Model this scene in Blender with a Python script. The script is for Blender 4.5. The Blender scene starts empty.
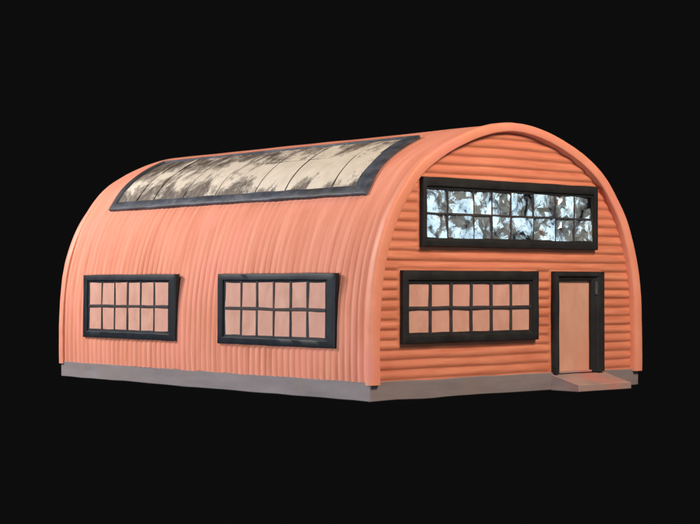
import bpy, math, random
from mathutils import Vector, noise, Matrix
random.seed(7)
S = bpy.context.scene
C = S.collection

# ------------------------------------------------------------------ materials
def nodes(name):
    m = bpy.data.materials.new(name); m.use_nodes = True
    nt = m.node_tree
    return m, nt, nt.nodes['Principled BSDF']

def lnk(nt, a, b): nt.links.new(a, b)

def noise_node(nt, scale_vec, scale=1.0, detail=4, rough=.55, dist=0.0):
    tc = nt.nodes.new('ShaderNodeTexCoord')
    mp = nt.nodes.new('ShaderNodeMapping'); mp.inputs['Scale'].default_value = scale_vec
    nz = nt.nodes.new('ShaderNodeTexNoise')
    nz.inputs['Scale'].default_value = scale; nz.inputs['Detail'].default_value = detail
    nz.inputs['Roughness'].default_value = rough; nz.inputs['Distortion'].default_value = dist
    lnk(nt, tc.outputs['Object'], mp.inputs['Vector']); lnk(nt, mp.outputs['Vector'], nz.inputs['Vector'])
    return nz

def ramp(nt, src, stops):
    r = nt.nodes.new('ShaderNodeValToRGB')
    el = r.color_ramp.elements
    while len(el) < len(stops): el.new(.5)
    for e, (p, c) in zip(el, stops):
        e.position = p; e.color = (*c, 1) if len(c) == 3 else c
    lnk(nt, src, r.inputs['Fac'])
    return r

def mix(nt, fac, a, b, mode='MIX'):
    x = nt.nodes.new('ShaderNodeMix'); x.data_type = 'RGBA'; x.blend_type = mode
    if isinstance(fac, (int, float)): x.inputs[0].default_value = fac
    else: lnk(nt, fac, x.inputs[0])
    for i, v in ((6, a), (7, b)):
        if isinstance(v, tuple): x.inputs[i].default_value = (*v, 1)
        else: lnk(nt, v, x.inputs[i])
    return x.outputs[2]

def bump(nt, bs, h, strength, dist):
    b = nt.nodes.new('ShaderNodeBump'); b.inputs['Strength'].default_value = strength
    b.inputs['Distance'].default_value = dist
    lnk(nt, h, b.inputs['Height']); lnk(nt, b.outputs['Normal'], bs.inputs['Normal'])

def paint(name, ca, cb, cc, streak, rough=.55, bstr=.35, bdist=.02, spec=.3):
    """brushed paint: ca/cb streaked tones, cc sparse blotches"""
    m, nt, bs = nodes(name)
    n1 = noise_node(nt, streak, 1.0, 5, .6)
    r1 = ramp(nt, n1.outputs['Fac'], [(.36, ca), (.66, cb)])
    n2 = noise_node(nt, (.7, .7, .7), 1.0, 3, .5, .6)
    r2 = ramp(nt, n2.outputs['Fac'], [(.48, (0, 0, 0)), (.72, (1, 1, 1))])
    c = mix(nt, r2.outputs['Color'], r1.outputs['Color'], cc)
    lnk(nt, c, bs.inputs['Base Color'])
    bs.inputs['Roughness'].default_value = rough
    bs.inputs['Specular IOR Level'].default_value = spec
    bump(nt, bs, n1.outputs['Fac'], bstr, bdist)
    return m

M_shell = paint('salmon_corrugated_paint', (.68, .235, .145), (.81, .325, .215), (.80, .29, .205), (.5, 5.2, .5), .78, .25, .010, .15)
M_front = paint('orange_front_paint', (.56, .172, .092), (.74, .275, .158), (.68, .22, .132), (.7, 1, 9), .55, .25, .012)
M_rim = paint('smooth_rim_paint', (.76, .275, .165), (.84, .33, .215), (.82, .29, .215), (1.5, 4, 1.5), .5, .15)
M_base = paint('grey_concrete', (.21, .178, .182), (.275, .238, .245), (.25, .20, .19), (.6, .6, 3), .8, .3)
M_step = paint('stained_step', (.30, .225, .215), (.42, .29, .26), (.48, .21, .175), (1.2, 2, 5), .75, .3)
M_frame = paint('blue_black_frame', (.010, .013, .019), (.020, .026, .036), (.014, .016, .018), (3, 3, 3), .5, .3, .01, .22)
M_sky = paint('blue_grey_skylight_frame', (.035, .040, .052), (.092, .102, .125), (.045, .040, .038), (2, 2.2, 6), .5, .6, .02)
M_frame_front = paint('frame_front_light_copy', (.014, .014, .0145), (.026, .0255, .0255), (.019, .018, .018), (3, 3, 3), .55, .3, .01, .18)  # frame colour copy with the front's less blue light put into it
M_bar = paint('dark_glazing_bar', (.030, .026, .028), (.060, .048, .046), (.035, .036, .045), (4, 4, 4), .55, .3)
M_pane = paint('peach_painted_pane', (.60, .31, .23), (.72, .40, .31), (.68, .34, .27), (3, 3, 2), .38, .2, .01, .4)
M_door = paint('peach_door_paint', (.60, .31, .21), (.68, .38, .28), (.64, .30, .21), (2, 2, 1), .45, .25, .01)
M_plate = paint('grey_metal_plate', (.05, .055, .06), (.09, .095, .10), (.06, .06, .06), (5, 5, 5), .4)
M_dark = paint('dark_backing', (.05, .035, .028), (.10, .07, .055), (.07, .05, .04), (3, 3, 3), .8)

def mat_skylight():
    m, nt, bs = nodes('weathered_cream_panel')
    # streaks run up the arch; blotches of soot and rust with their own outline
    n0 = noise_node(nt, (2.2, 3.2, 2.2), 1.0, 6, .6)
    base = ramp(nt, n0.outputs['Fac'], [(.3, (.60, .51, .40)), (.7, (.74, .66, .54))])
    a = noise_node(nt, (1.0, 1.5, 1.2), 1.0, 10, .74, .35)
    geo = nt.nodes.new('ShaderNodeTexCoord'); sep = nt.nodes.new('ShaderNodeSeparateXYZ')
    lnk(nt, geo.outputs['Object'], sep.inputs[0])
    # a soot band along the upper row, and heavier wear toward the far end
    band = nt.nodes.new('ShaderNodeMapRange'); band.inputs[1].default_value = 4.85; band.inputs[2].default_value = 5.2
    band.inputs[3].default_value = 0; band.inputs[4].default_value = .12
    lnk(nt, sep.outputs['Z'], band.inputs[0])
    far = nt.nodes.new('ShaderNodeMapRange'); far.inputs[1].default_value = 3.8; far.inputs[2].default_value = 10.0
    far.inputs[3].default_value = -.03; far.inputs[4].default_value = .06
    lnk(nt, sep.outputs['Y'], far.inputs[0])
    low = nt.nodes.new('ShaderNodeMapRange'); low.inputs[1].default_value = 4.6; low.inputs[2].default_value = 4.25
    low.inputs[3].default_value = 0; low.inputs[4].default_value = .12
    lnk(nt, sep.outputs['Z'], low.inputs[0])
    def add(x, y):
        q = nt.nodes.new('ShaderNodeMath'); q.operation = 'ADD'; lnk(nt, x, q.inputs[0]); lnk(nt, y, q.inputs[1]); return q.outputs[0]
    s = add(add(add(a.outputs['Fac'], band.outputs[0]), far.outputs[0]), low.outputs[0])
    mask = ramp(nt, s, [(.525, (0, 0, 0)), (.55, (.40, .40, .40)), (.64, (1, 1, 1))])
    b = noise_node(nt, (3, 7, 3), 1.0, 5, .65)
    soot = ramp(nt, b.outputs['Fac'], [(.35, (.055, .04, .03)), (.65, (.20, .155, .12))])
    c = mix(nt, mask.outputs['Color'], base.outputs['Color'], soot.outputs['Color'])
    lnk(nt, c, bs.inputs['Base Color'])
    bs.inputs['Roughness'].default_value = .6
    bump(nt, bs, s, .4, .04)
    return m
M_cream = mat_skylight()

def mat_foil():
    m, nt, bs = nodes('crumpled_mirror_glass')
    a = noise_node(nt, (1.7, 1.7, 1.7), 1.0, 5, .55, 1.2)
    c1 = ramp(nt, a.outputs['Fac'], [(.36, (.02, .025, .03)), (.41, (.40, .50, .58)), (.52, (.68, .84, .93)), (.70, (.84, .95, 1))])  # dark to pale blue patches painted in to fill out the reflections
    b = noise_node(nt, (1.7, 1.7, 1.7), 1.0, 3, .5, .3)
    r = ramp(nt, b.outputs['Fac'], [(.62, (0, 0, 0)), (.66, (1, 1, 1))])
    c = mix(nt, r.outputs['Color'], c1.outputs['Color'], (.42, .26, .16))
    lnk(nt, c, bs.inputs['Base Color'])
    bs.inputs['Metallic'].default_value = .75
    bs.inputs['Roughness'].default_value = .12
    n = noise_node(nt, (5, 5, 5), 1.0, 4, .6, .5)
    bump(nt, bs, n.outputs['Fac'], .22, .06)
    return m
M_foil = mat_foil()

# ------------------------------------------------------------------ helpers
def link(name, verts, faces, mat, parent=None, smooth=True, bevel=0, angle=35):
    me = bpy.data.meshes.new(name); me.from_pydata([tuple(v) for v in verts], [], faces)
    me.materials.append(mat); me.update()
    import bmesh
    b = bmesh.new(); b.from_mesh(me); bmesh.ops.recalc_face_normals(b, faces=b.faces); b.to_mesh(me); b.free()
    o = bpy.data.objects.new(name, me); C.objects.link(o)
    if parent: o.parent = parent
    if smooth:
        me.polygons.foreach_set('use_smooth', [True] * len(me.polygons))
        try: me.set_sharp_from_angle(angle=math.radians(angle))
        except Exception: pass
    if bevel:
        md = o.modifiers.new('bevel', 'BEVEL'); md.width = bevel; md.segments = 2; md.limit_method = 'ANGLE'
        md.angle_limit = math.radians(40)
    return o

def N(x, y, z, s=1.0, seed=0):
    return noise.noise(Vector((x * s + seed * 13.7, y * s + seed * 7.1, z * s - seed * 5.3)))

def grid_faces(nu, nv, off=0, closed_u=False, closed_v=False):
    f = []
    for i in range(nu if closed_u else nu - 1):
        for j in range(nv if closed_v else nv - 1):
            a = i * nv + j; b = ((i + 1) % nu) * nv + j
            c = ((i + 1) % nu) * nv + (j + 1) % nv; d = i * nv + (j + 1) % nv
            f.append((off + a, off + b, off + c, off + d))
    return f

# arch profile: half curve (x, z) of the OUTER rim, smooth spline through measured points
HALF = [(4.06, .32), (4.07, .8), (4.06, 1.4), (4.02, 2.05), (3.88, 2.82), (3.60, 3.56), (3.27, 4.07), (2.80, 4.60),
        (2.10, 5.04), (1.25, 5.38), (.55, 5.54), (0, 5.58)]
def catmull(p, n):
    out = []
    q = [p[0]] + p + [(-p[-2][0], p[-2][1])]
    for i in range(1, len(q) - 2):
        for k in range(n):
            t = k / n
            out.append(tuple(.5 * ((2 * q[i][c]) + (-q[i-1][c] + q[i+1][c]) * t + (2*q[i-1][c] - 5*q[i][c] + 4*q[i+1][c] - q[i+2][c]) * t*t
                       + (-q[i-1][c] + 3*q[i][c] - 3*q[i+1][c] + q[i+2][c]) * t**3) for c in (0, 1)))
    out.append(p[-1]); return out
h = catmull(HALF, 9)
PROF = [(-x, z) for x, z in h] + [(x, z) for x, z in h[::-1][1:]]
L = [0]
for a, b in zip(PROF, PROF[1:]): L.append(L[-1] + math.hypot(b[0]-a[0], b[1]-a[1]))
TOT = L[-1]
def on_prof(s):
    s = max(0, min(TOT, s))
    for i in range(len(L) - 1):
        if L[i+1] >= s or i == len(L) - 2:
            t = (s - L[i]) / (L[i+1] - L[i]); a, b = PROF[i], PROF[i+1]
            return (a[0] + (b[0]-a[0])*t, a[1] + (b[1]-a[1])*t)
def arch(s, off):
    x, z = on_prof(s); e = .12
    xa, za = on_prof(s - e); xb, zb = on_prof(s + e)
    if s < e: xa, za = on_prof(0)
    dx, dz = xb - xa, zb - za; l = math.hypot(dx, dz)
    nx, nz = -dz / l, dx / l               # outward normal on the left side is -x
    return (x + nx * off, z + nz * off)
def s_of_z(z):                              # arc length of height z on the left half
    lo, hi = 0, TOT / 2
    for _ in range(40):
        mid = (lo + hi) / 2
        if on_prof(mid)[1] < z: lo = mid
        else: hi = mid
    return lo
def halfwidth(z, off):
    if z < .33: return -arch(0, off)[0]
    lo, hi = 0, TOT / 2
    for _ in range(30):
        mid = (lo + hi) / 2
        if arch(mid, off)[1] < z: lo = mid
        else: hi = mid
    return max(.02, -arch(lo, off)[0])

LEN = 11.36
# ------------------------------------------------------------------ the hut
hut = bpy.data.objects.new('arched_hut', None); C.objects.link(hut)
hut['label'] = 'salmon orange arched metal hut with dark framed windows and skylight on a grey base'
hut['category'] = 'building'

# foundation: one grey plinth with softened edges, slight wobble on its faces
def box_verts(x0, x1, y0, y1, z0, z1, n=1, wob=0, seed=0):
    """box as six subdivided sheets welded, wobbling slightly"""
    import bmesh
    b = bmesh.new(); bmesh.ops.create_cube(b, size=1)
    for v in b.verts:
        v.co = Vector((x0 + (v.co.x + .5)*(x1-x0), y0 + (v.co.y + .5)*(y1-y0), z0 + (v.co.z + .5)*(z1-z0)))
    if n > 1: bmesh.ops.subdivide_edges(b, edges=b.edges[:], cuts=n - 1, use_grid_fill=True)
    for v in b.verts:
        c = v.co.copy()
        if wob:
            v.co += wob * Vector((N(*c, .9, seed+1), N(*c, .9, seed+2), N(*c, 1.3, seed+3)))
    vs = [tuple(v.co) for v in b.verts]; b.verts.index_update()
    fs = [tuple(v.index for v in f.verts) for f in b.faces]; b.free()
    return vs, fs
v, f = box_verts(-4, 4, 0, LEN, 0, .37, 24, .018, 3)
link('foundation', v, f, M_base, hut, bevel=.015)

# shell: corrugated sheet following the arch, ribs of uneven depth
PITCH = .19
rib_amp = [random.uniform(.72, 1.12) for _ in range(80)]
rib_jit = [random.uniform(-.07, .07) for _ in range(80)]
def shell_rib(y, s):
    u = y / PITCH + .14 * N(y, s, 0, .7, 5) + .045 * N(y, s, 3, 2.2, 6)
    k = int(math.floor(u)); t = u - k
    a = rib_amp[k % 80] * (1 - t) + rib_amp[(k+1) % 80] * t
    t = t + rib_jit[k % 80] * math.sin(math.pi * t)
    r = abs(math.sin(math.pi * t)) ** .75
    z = on_prof(s)[1]
    fade = .14 + .86 * max(0, min(1, (4.6 - z) / 2.2))
    flat = .72 + .6 * max(-.4, min(.5, N(y, s, 1, .55, 9)))
    return (r - 1) * .043 * a * fade * flat
nu, nv = 800, 100
vs = []
for i in range(nu):
    y = .03 + (LEN - .06) * i / (nu - 1)
    for j in range(nv):
        s = TOT * j / (nv - 1)
        off = -.055 + .03 * max(0, min(1, (on_prof(s)[1] - 2.9) / 1.6)) + shell_rib(y, s) + .012 * N(y, s, 0, .8, 2)
        x, z = arch(s, off)
        if j in (0, nv - 1): z = .355 + .022 * N(y, 0, 0, 2.6, 4)
        vs.append((x, y, z))
link('roof_shell', vs, grid_faces(nu, nv), M_shell, hut, angle=80)

# rims: a rounded band wrapped round each end of the shell
def rim(y0, y1, depth, seed, sink=0):
    """cross-section in (outward offset, y); swept along the arch"""
    front = -1 if y0 < y1 else 1
    w = abs(y1 - y0); sg = 1 if y1 > y0 else -1
    cs = [(-.03 - depth, y0 + sg*w*.9), (-.006 - depth, y0 + sg*.03), (.004 - depth, y0 + sg*.008), (.02 - depth, y0),
          (-.06, y0), (-.03, y0 + sg*.006), (-.012, y0 + sg*.018), (-.002, y0 + sg*.04), (0, y0 + sg*.09),
          (-.006, y0 + sg*w*.8), (-.016, y0 + sg*w*.95), (-.05, y0 + sg*w), (-.14, y0 + sg*w)]
    n = 220; vs = []
    for i in range(n):
        s = TOT * i / (n - 1)
        th = depth * (.72 + .28 * min(1, abs(s/TOT - .5) * 3.2))
        for (o, y) in cs:
            o2 = o if o > -.1 else o + (depth - th)
            o2 += -sink + .010 * N(s, y, 0, 1.1, seed) + .005 * N(s, y, 0, 4, seed)
            x, z = arch(s, o2)
            vs.append((x, y + .010 * N(s, 0, y, 1.3, seed + 1), z if 0 < i < n-1 else .315))
    m = len(cs)
    fs = grid_faces(n, m, 0, False, True)
    fs.append(tuple(range(m))); fs.append(tuple(range((n-1)*m, n*m)))
    return link('arch_rim', vs, fs, M_rim, hut, angle=50)
rim(-.09, .10, .255, 11)
rim(LEN + .06, LEN - .14, .27, 21, .022)

# end walls: horizontal corrugation clipped to the arch
famp = [random.uniform(.7, 1.15) for _ in range(60)]
def wall_rib(x, z):
    u = z / .193 + .10 * N(x, z, 0, .45, 31) + .03 * N(x, z, 0, 1.9, 32)
    k = int(math.floor(u)); t = u - k
    a = famp[k % 60] * (1-t) + famp[(k+1) % 60] * t
    # ridges: broad rounded face, narrow undercut groove below
    t = t ** .72
    return a * .030 * (.5 - .5 * math.cos(2 * math.pi * t)) ** .75
OPENINGS = [(-3.19, 1.085, .675, 2.515), (-2.66, 2.985, 2.57, 4.36), (1.165, .3, 2.745, 2.515)]
def flashing(x, z):
    # the sheet is pressed flat for a few centimetres round each opening
    k = 0
    for (a, b, c, d) in OPENINGS:
        q = math.hypot(max(a - x, 0, x - c), max(b - z, 0, z - d))
        k = max(k, max(0, min(1, (.085 - q) / .05)))
    return k
def end_wall(name, ybase, sg):
    nz, nx = 380, 200; vs = []
    for i in range(nz):
        z = .352 + (5.44 - .352) * i / (nz - 1)
        hw = halfwidth(z, -.13)
        for j in range(nx):
            x = hw * (2 * j / (nx - 1) - 1)
            k = flashing(x, z) if sg > 0 else 0
            y = ybase - sg * (wall_rib(x, z) * (1-k) + .024 * k + .012 * N(x, z, 0, .8, 33))
            zz = z if i else z + .012 * N(x, 0, 0, 2, 34)
            vs.append((x, y, zz))
    return link(name, vs, grid_faces(nz, nx), M_front, hut, angle=80)
end_wall('front_wall', .07, 1)
end_wall('back_wall', LEN - .08, -1)

# ---- framed openings -------------------------------------------------------
def ring(name, rect, wid, mp, mat, parent, hi=.10, back=-.06, lip=.04, wob=.006, seed=0, n=26):
    """mitred frame: flat face, small inner step. mp(u,v,n) -> world"""
    u0, v0, u1, v1 = rect; wl, wb, wr, wt = wid
    lip = min(lip, hi * .5)
    prof = [(0, back), (0, hi - .018), (.05, hi - .004), (.10, hi), (.66, hi), (.72, hi - .008), (.75, hi - lip), (.96, hi - lip - .006), (1, hi - lip - .016), (1, back)]
    vs = []
    per = []
    for k in range(n): per.append((k / n, 0, 0))
    for k in range(n): per.append((1, k / n, 1))
    for k in range(n): per.append((1 - k / n, 1, 2))
    for k in range(n): per.append((0, 1 - k / n, 3))
    for (a, b, _) in per:
        for (t, hh) in prof:
            U0, V0, U1, V1 = u0 + t*wl, v0 + t*wb, u1 - t*wr, v1 - t*wt
            u = U0 + a * (U1 - U0); vv = V0 + b * (V1 - V0)
            u += wob * N(u, vv, t, 2.6, seed) * 1.6; vv += wob * N(u, vv, t, 2.6, seed + 1) * 1.6
            vs.append(mp(u, vv, hh + (wob * .8 * N(u, vv, t, 2, seed + 2) if hh > 0 else 0)))
    return link(name, vs, grid_faces(len(per), len(prof), 0, True, False), mat, parent, angle=30)

def bar_mesh(bars, mp, seed=0):
    """bars: (u0,v0,u1,v1,width,n0,n1) rounded box strips following mp"""
    vs, fs = [], []
    for q, (u0, v0, u1, v1, w, n0, n1) in enumerate(bars):
        l = math.hypot(u1-u0, v1-v0); du, dv = (u1-u0)/l, (v1-v0)/l; pu, pv = -dv, du
        n = 14; off = len(vs)
        for i in range(n):
            t = i/(n-1); cu, cv = u0 + (u1-u0)*t, v0 + (v1-v0)*t
            ww = w * (1 + .32 * N(cu, cv, q, 3.2, seed)); sh = .012 * N(cu, cv, q, 1.8, seed + 4)
            for (a, b) in ((-.5, n0), (-.5, n1 - .012), (-.32, n1), (.32, n1), (.5, n1 - .012), (.5, n0)):
                vs.append(mp(cu + pu * (a*ww + sh), cv + pv * (a*ww + sh), b))
        fs += grid_faces(n, 6, off, False, True)
    return vs, fs

def window(label, rect, wid, cols, rows, mp, seed, vx=None, pane_mat=None, bar=.066, crumple=0, frame_mat=None, hi=.10, pane_n=.035):
    fr = ring('window', rect, wid, mp, frame_mat or M_frame, hut, hi=hi, seed=seed)
    if label: fr['label'] = label
    u0, v0, u1, v1 = rect[0]+wid[0], rect[1]+wid[1], rect[2]-wid[2], rect[3]-wid[3]
    rnd = random.Random(seed)
    us = vx or [u0 + (u1-u0)*k/cols + rnd.uniform(-.012, .012) for k in range(1, cols)]
    vmid = [v0 + (v1-v0)*k/rows for k in range(1, rows)]
    bars = [(u, v0-.03, u, v1+.03, bar*rnd.uniform(.75, 1.25), -.03, max(hi-.055, hi*.55)) for u in us]
    bars += [(u0-.03, v, u1+.03, v + rnd.uniform(-.01, .01), bar*1.05, -.03, max(hi-.05, hi*.6)) for v in vmid]
    vs, fs = bar_mesh(bars, mp, seed)
    link('glazing_bars', vs, fs, M_bar, fr, angle=40)
    # panes: one mesh, each pane a separate slightly tilted sheet
    vs, fs = [], []
    eu = [u0-.02] + us + [u1+.02]; ev = [v0-.02] + vmid + [v1+.02]
    for i in range(len(eu)-1):
        for j in range(len(ev)-1):
            tu, tv = (rnd.uniform(-.006, .006) * (5 if crumple else 1) for _ in (0, 1))
            m = 6 if crumple else 6; off = len(vs)
            for a in range(m):
                for b in range(m):
                    fu, fv = a/(m-1), b/(m-1)
                    u = eu[i] + .004 + (eu[i+1]-eu[i]-.008)*fu; v = ev[j] + .004 + (ev[j+1]-ev[j]-.008)*fv
                    nn = pane_n + tu*(fu-.5)*2 + tv*(fv-.5)*2
                    if crumple:
                        # folded foil: every grid corner lifted at random, flat facets between
                        if 0 < a < m-1: u += rnd.uniform(-.4, .4) * (eu[i+1]-eu[i]) / m
                        if 0 < b < m-1: v += rnd.uniform(-.4, .4) * (ev[j+1]-ev[j]) / m
                        nn += crumple * (rnd.random() ** 1.5) + crumple * .5 * N(u, v, 0, 2.5, seed)
                        nn = max(.012, min(hi - .045, nn))
                    vs.append(mp(u, v, nn))
            fs += grid_faces(m, m, off)
    if crumple:     # split every quad along a random diagonal
        fs = [t for q in fs for t in (((q[0], q[1], q[2]), (q[0], q[2], q[3])) if rnd.random() < .5 else ((q[0], q[1], q[3]), (q[1], q[2], q[3])))]
    link('pane', vs, fs, pane_mat or M_pane, fr, angle=18 if crumple else 60)
    return fr

side = lambda u, v, n: (-4.020 + .012 * (v - .985) / 1.48 - n, u, v)   # leans with the curve of the shell
front = lambda u, v, n: (u, .03 - n, v)
window('side window nearest the front corner, its panes a little larger', (.97, .985, 4.83, 2.465), (.33, .20, .26, .19), 6, 2, side, 41, pane_n=.016, hi=.058)
window('side window nearest the back end of the hut', (6.40, .985, 10.24, 2.465), (.33, .21, .25, .19), 6, 2, side, 47, pane_n=.016, hi=.058)
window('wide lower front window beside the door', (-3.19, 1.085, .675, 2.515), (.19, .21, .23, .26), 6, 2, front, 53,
       vx=None, pane_n=.02, frame_mat=M_frame_front)
vx = []
for px in (-1.95, -1.22, -.70, -.13, .55, 1.23, 1.83): vx.append(px)
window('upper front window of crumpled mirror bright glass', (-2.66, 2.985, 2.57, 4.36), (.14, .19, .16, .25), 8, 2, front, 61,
       vx=vx, pane_mat=M_foil, crumple=.05, bar=.05, pane_n=.025, frame_mat=M_frame_front)

# ---- skylight on the curved roof ------------------------------------------
s0, s1 = s_of_z(4.02) , s_of_z(5.285)
def roof(u, v, n):
    x, z = arch(v, n - .05); return (x, u + .32 * (v - s0) / (s1 - s0), z)
sk = ring('skylight', (.90, s0, 10.27, s1), (.50, .27, .24, .10), roof, M_sky, hut, hi=.10, back=-.02, lip=.03, wob=.007, seed=71, n=60)
# cream panels between the bars: 8 x 2 sheets, gaps show the dark backing
cu0, cu1, cv0, cv1 = 1.28, 10.05, s0 + .24, s1 - .09
back_v, nb = [], 40
for i in range(nb):
    for j in range(12):
        back_v.append(roof(cu0 + (cu1-cu0)*i/(nb-1), cv0 + (cv1-cv0)*j/11, .048))
link('backing', back_v, grid_faces(nb, 12), M_dark, sk)
seams = [1.28, 2.08, 3.62, 4.66, 6.12, 7.35, 8.55, 9.25, 10.05]
vmid = cv0 + (cv1 - cv0) * .58
pv, pf = [], []
rnd = random.Random(5)
for i in range(len(seams)-1):
    for j, (va, vb) in enumerate(((cv0, vmid), (vmid, cv1))):
        sk_l, sk_r = rnd.uniform(.0, .02), rnd.uniform(.0, .02)
        gl, gr = rnd.uniform(.004, .016), rnd.uniform(.004, .016)
        ua, ub = seams[i] + (gl if i else 0), seams[i+1] - (gr if i < 7 else 0)
        tilt = rnd.uniform(-.006, .006); lift = rnd.uniform(.064, .072)
        n_, m_ = 16, 12; off = len(pv)
        for a in range(n_):
            for b in range(m_):
                fu, fv = a/(n_-1), b/(m_-1)
                uu = (ua + sk_l*fv) + ((ub - sk_r*(1-fv)) - (ua + sk_l*fv)) * fu
                vv = va + (vb - va - (.004 if j == 0 else 0)) * fv
                pv.append(roof(uu + .012*N(uu, vv, j, 2.5, 80), vv + .003*N(uu, vv, j, 3, 81), lift + tilt*(fu-.5)*2 + .008*N(uu, vv, 0, 2.2, 82)))
        pf += grid_faces(n_, m_, off)
link('panel', pv, pf, M_cream, sk, angle=40)

# ---- door and step ---------------------------------------------------------
def door_frame():
    # jambs and head, open at the foot; the right jamb is wider and stepped
    vs, fs = [], []
    def sweep(path, prof, seed):
        # path: list of (point(u,v), inward normal (u,v), width)
        off = len(vs)
        for (pu, pv_, nu_, nv_, w) in path:
            for (t, hh) in prof:
                u = pu + nu_*w*t; v_ = pv_ + nv_*w*t
                u += .006 * N(u, v_, t, 2.4, seed); 
                vs.append(front(u, v_, hh + .005 * N(u, v_, t, 2, seed + 2)))
        return grid_faces(len(path), len(prof), off), off, len(path)
    prof = [(0, -.06), (0, .12), (.06, .138), (.12, .14), (.48, .14), (.54, .132), (.58, .098), (.90, .09), (1, .08), (1, -.06)]
    path = []
    z0, zt, xl, xr = .352, 2.515, 1.165, 2.745
    wl, wr, wt = .155, .40, .195
    for k in range(22): path.append((xl, z0 + (zt - z0)*k/22, 1, 0, wl))
    # mitre corners use diagonal inward vectors
    path.append((xl, zt, wl, -wt, 1))
    for k in range(1, 14): path.append((xl + (xr-xl)*k/14, zt, 0, -wt, 1))
    path.append((xr, zt, -wr, -wt, 1))
    for k in range(1, 23): path.append((xr, zt - (zt - z0)*k/22, -1, 0, wr))
    f1, off, n = sweep(path, prof, 91)
    fs += f1; m = len(prof)
    fs.append(tuple(range(m))); fs.append(tuple(range((n-1)*m, n*m)))
    return link('door_frame', vs, fs, M_frame_front, None, angle=30)
dfr = door_frame(); 
door = bpy.data.objects.new('door', None); C.objects.link(door); door.parent = hut
dfr.parent = door
vs = []
for i in range(12):
    for j in range(24):
        u = 1.28 + 1.14 * i/11; v_ = .36 + 2.0 * j/23
        vs.append(front(u, v_, .02 + .006*N(u, v_, 0, 1.2, 95)))
link('door_leaf', vs, grid_faces(12, 24), M_door, door)
v, f = box_verts(2.45, 2.565, -.091, -.05, 2.02, 2.30, 4, .004, 97)
link('hinge_plate', v, f, M_plate, door, bevel=.008)
v, f = box_verts(1.30, 2.36, -.055, .03, .352, .395, 8, .006, 98)
link('threshold', v, f, M_step, door, bevel=.01)

# step: low wedge of a block that slopes down away from the door
v, f = box_verts(0, 1, 0, 1, 0, 1, 12, 0)
vs = []
for (a, b, c) in v:
    x = 1.13 + 1.70 * a; y = -.76 + .79 * b
    top = .15 + (.345 - .15) * (b ** 1.15)
    z = c * top
    x += .02 * N(x, y, z, 1.4, 101); z += .012 * N(x, y, z, 2.2, 102) * (c > .5)
    y += .015 * N(x, y, z, 1.4, 103) * (1 - b)
    vs.append((x, y, z))
link('doorstep', vs, f, M_step, hut, bevel=.02)

# ------------------------------------------------------------------ camera
cam = bpy.data.cameras.new('camera'); co = bpy.data.objects.new('camera', cam); C.objects.link(co)
F, cx, cy, cz, yaw, pitch, roll = 1598.086, -24.229, -22.758, 2.242, 40.91, .798, 0.0
yw, pt = math.radians(yaw), math.radians(pitch)
fw = Vector((math.sin(yw)*math.cos(pt), math.cos(yw)*math.cos(pt), math.sin(pt)))
co.location = (cx, cy, cz); co.rotation_euler = fw.to_track_quat('-Z', 'Y').to_euler()
cam.sensor_width = 36; cam.lens = 36 * F / 700; cam.clip_start = .1; cam.clip_end = 500
S.camera = co

# ------------------------------------------------------------------ light
def area(name, loc, target, sx, sy, watts, col):
    l = bpy.data.lights.new(name, 'AREA'); l.shape = 'RECTANGLE'; l.size = sx; l.size_y = sy; l.energy = watts; l.color = col
    o = bpy.data.objects.new(name, l); C.objects.link(o); o.location = loc
    o.rotation_euler = (Vector(target) - Vector(loc)).to_track_quat('-Z', 'Y').to_euler()
    return o
area('side_softbox', (-17, 21, 13), (-3, 5.5, 2.5), 8, 7, 6500, (1, .97, .96))
area('front_softbox', (-1, -15, 15), (0, 0, 2.4), 9, 5, 4650, (1, .81, .65))
area('side_fill', (-24, -3, 1), (-4, 5, 2), 8, 6, 2400, (.86, .93, 1))
area('added_reflection_light', (19, -21, 5), (0, 0, 3.4), 9, 10, 480, (.78, .92, 1))  # added lamp with no real source, for reflections in the upper panes

w = bpy.data.worlds.new('World'); S.world = w; w.use_nodes = True
bg = w.node_tree.nodes['Background']; bg.inputs['Color'].default_value = (.0041, .0041, .0041, 1); bg.inputs['Strength'].default_value = 1

S.view_settings.view_transform = 'Standard'; S.view_settings.look = 'None'
S.view_settings.exposure = 0; S.view_settings.gamma = 1
S.render.engine = 'CYCLES'
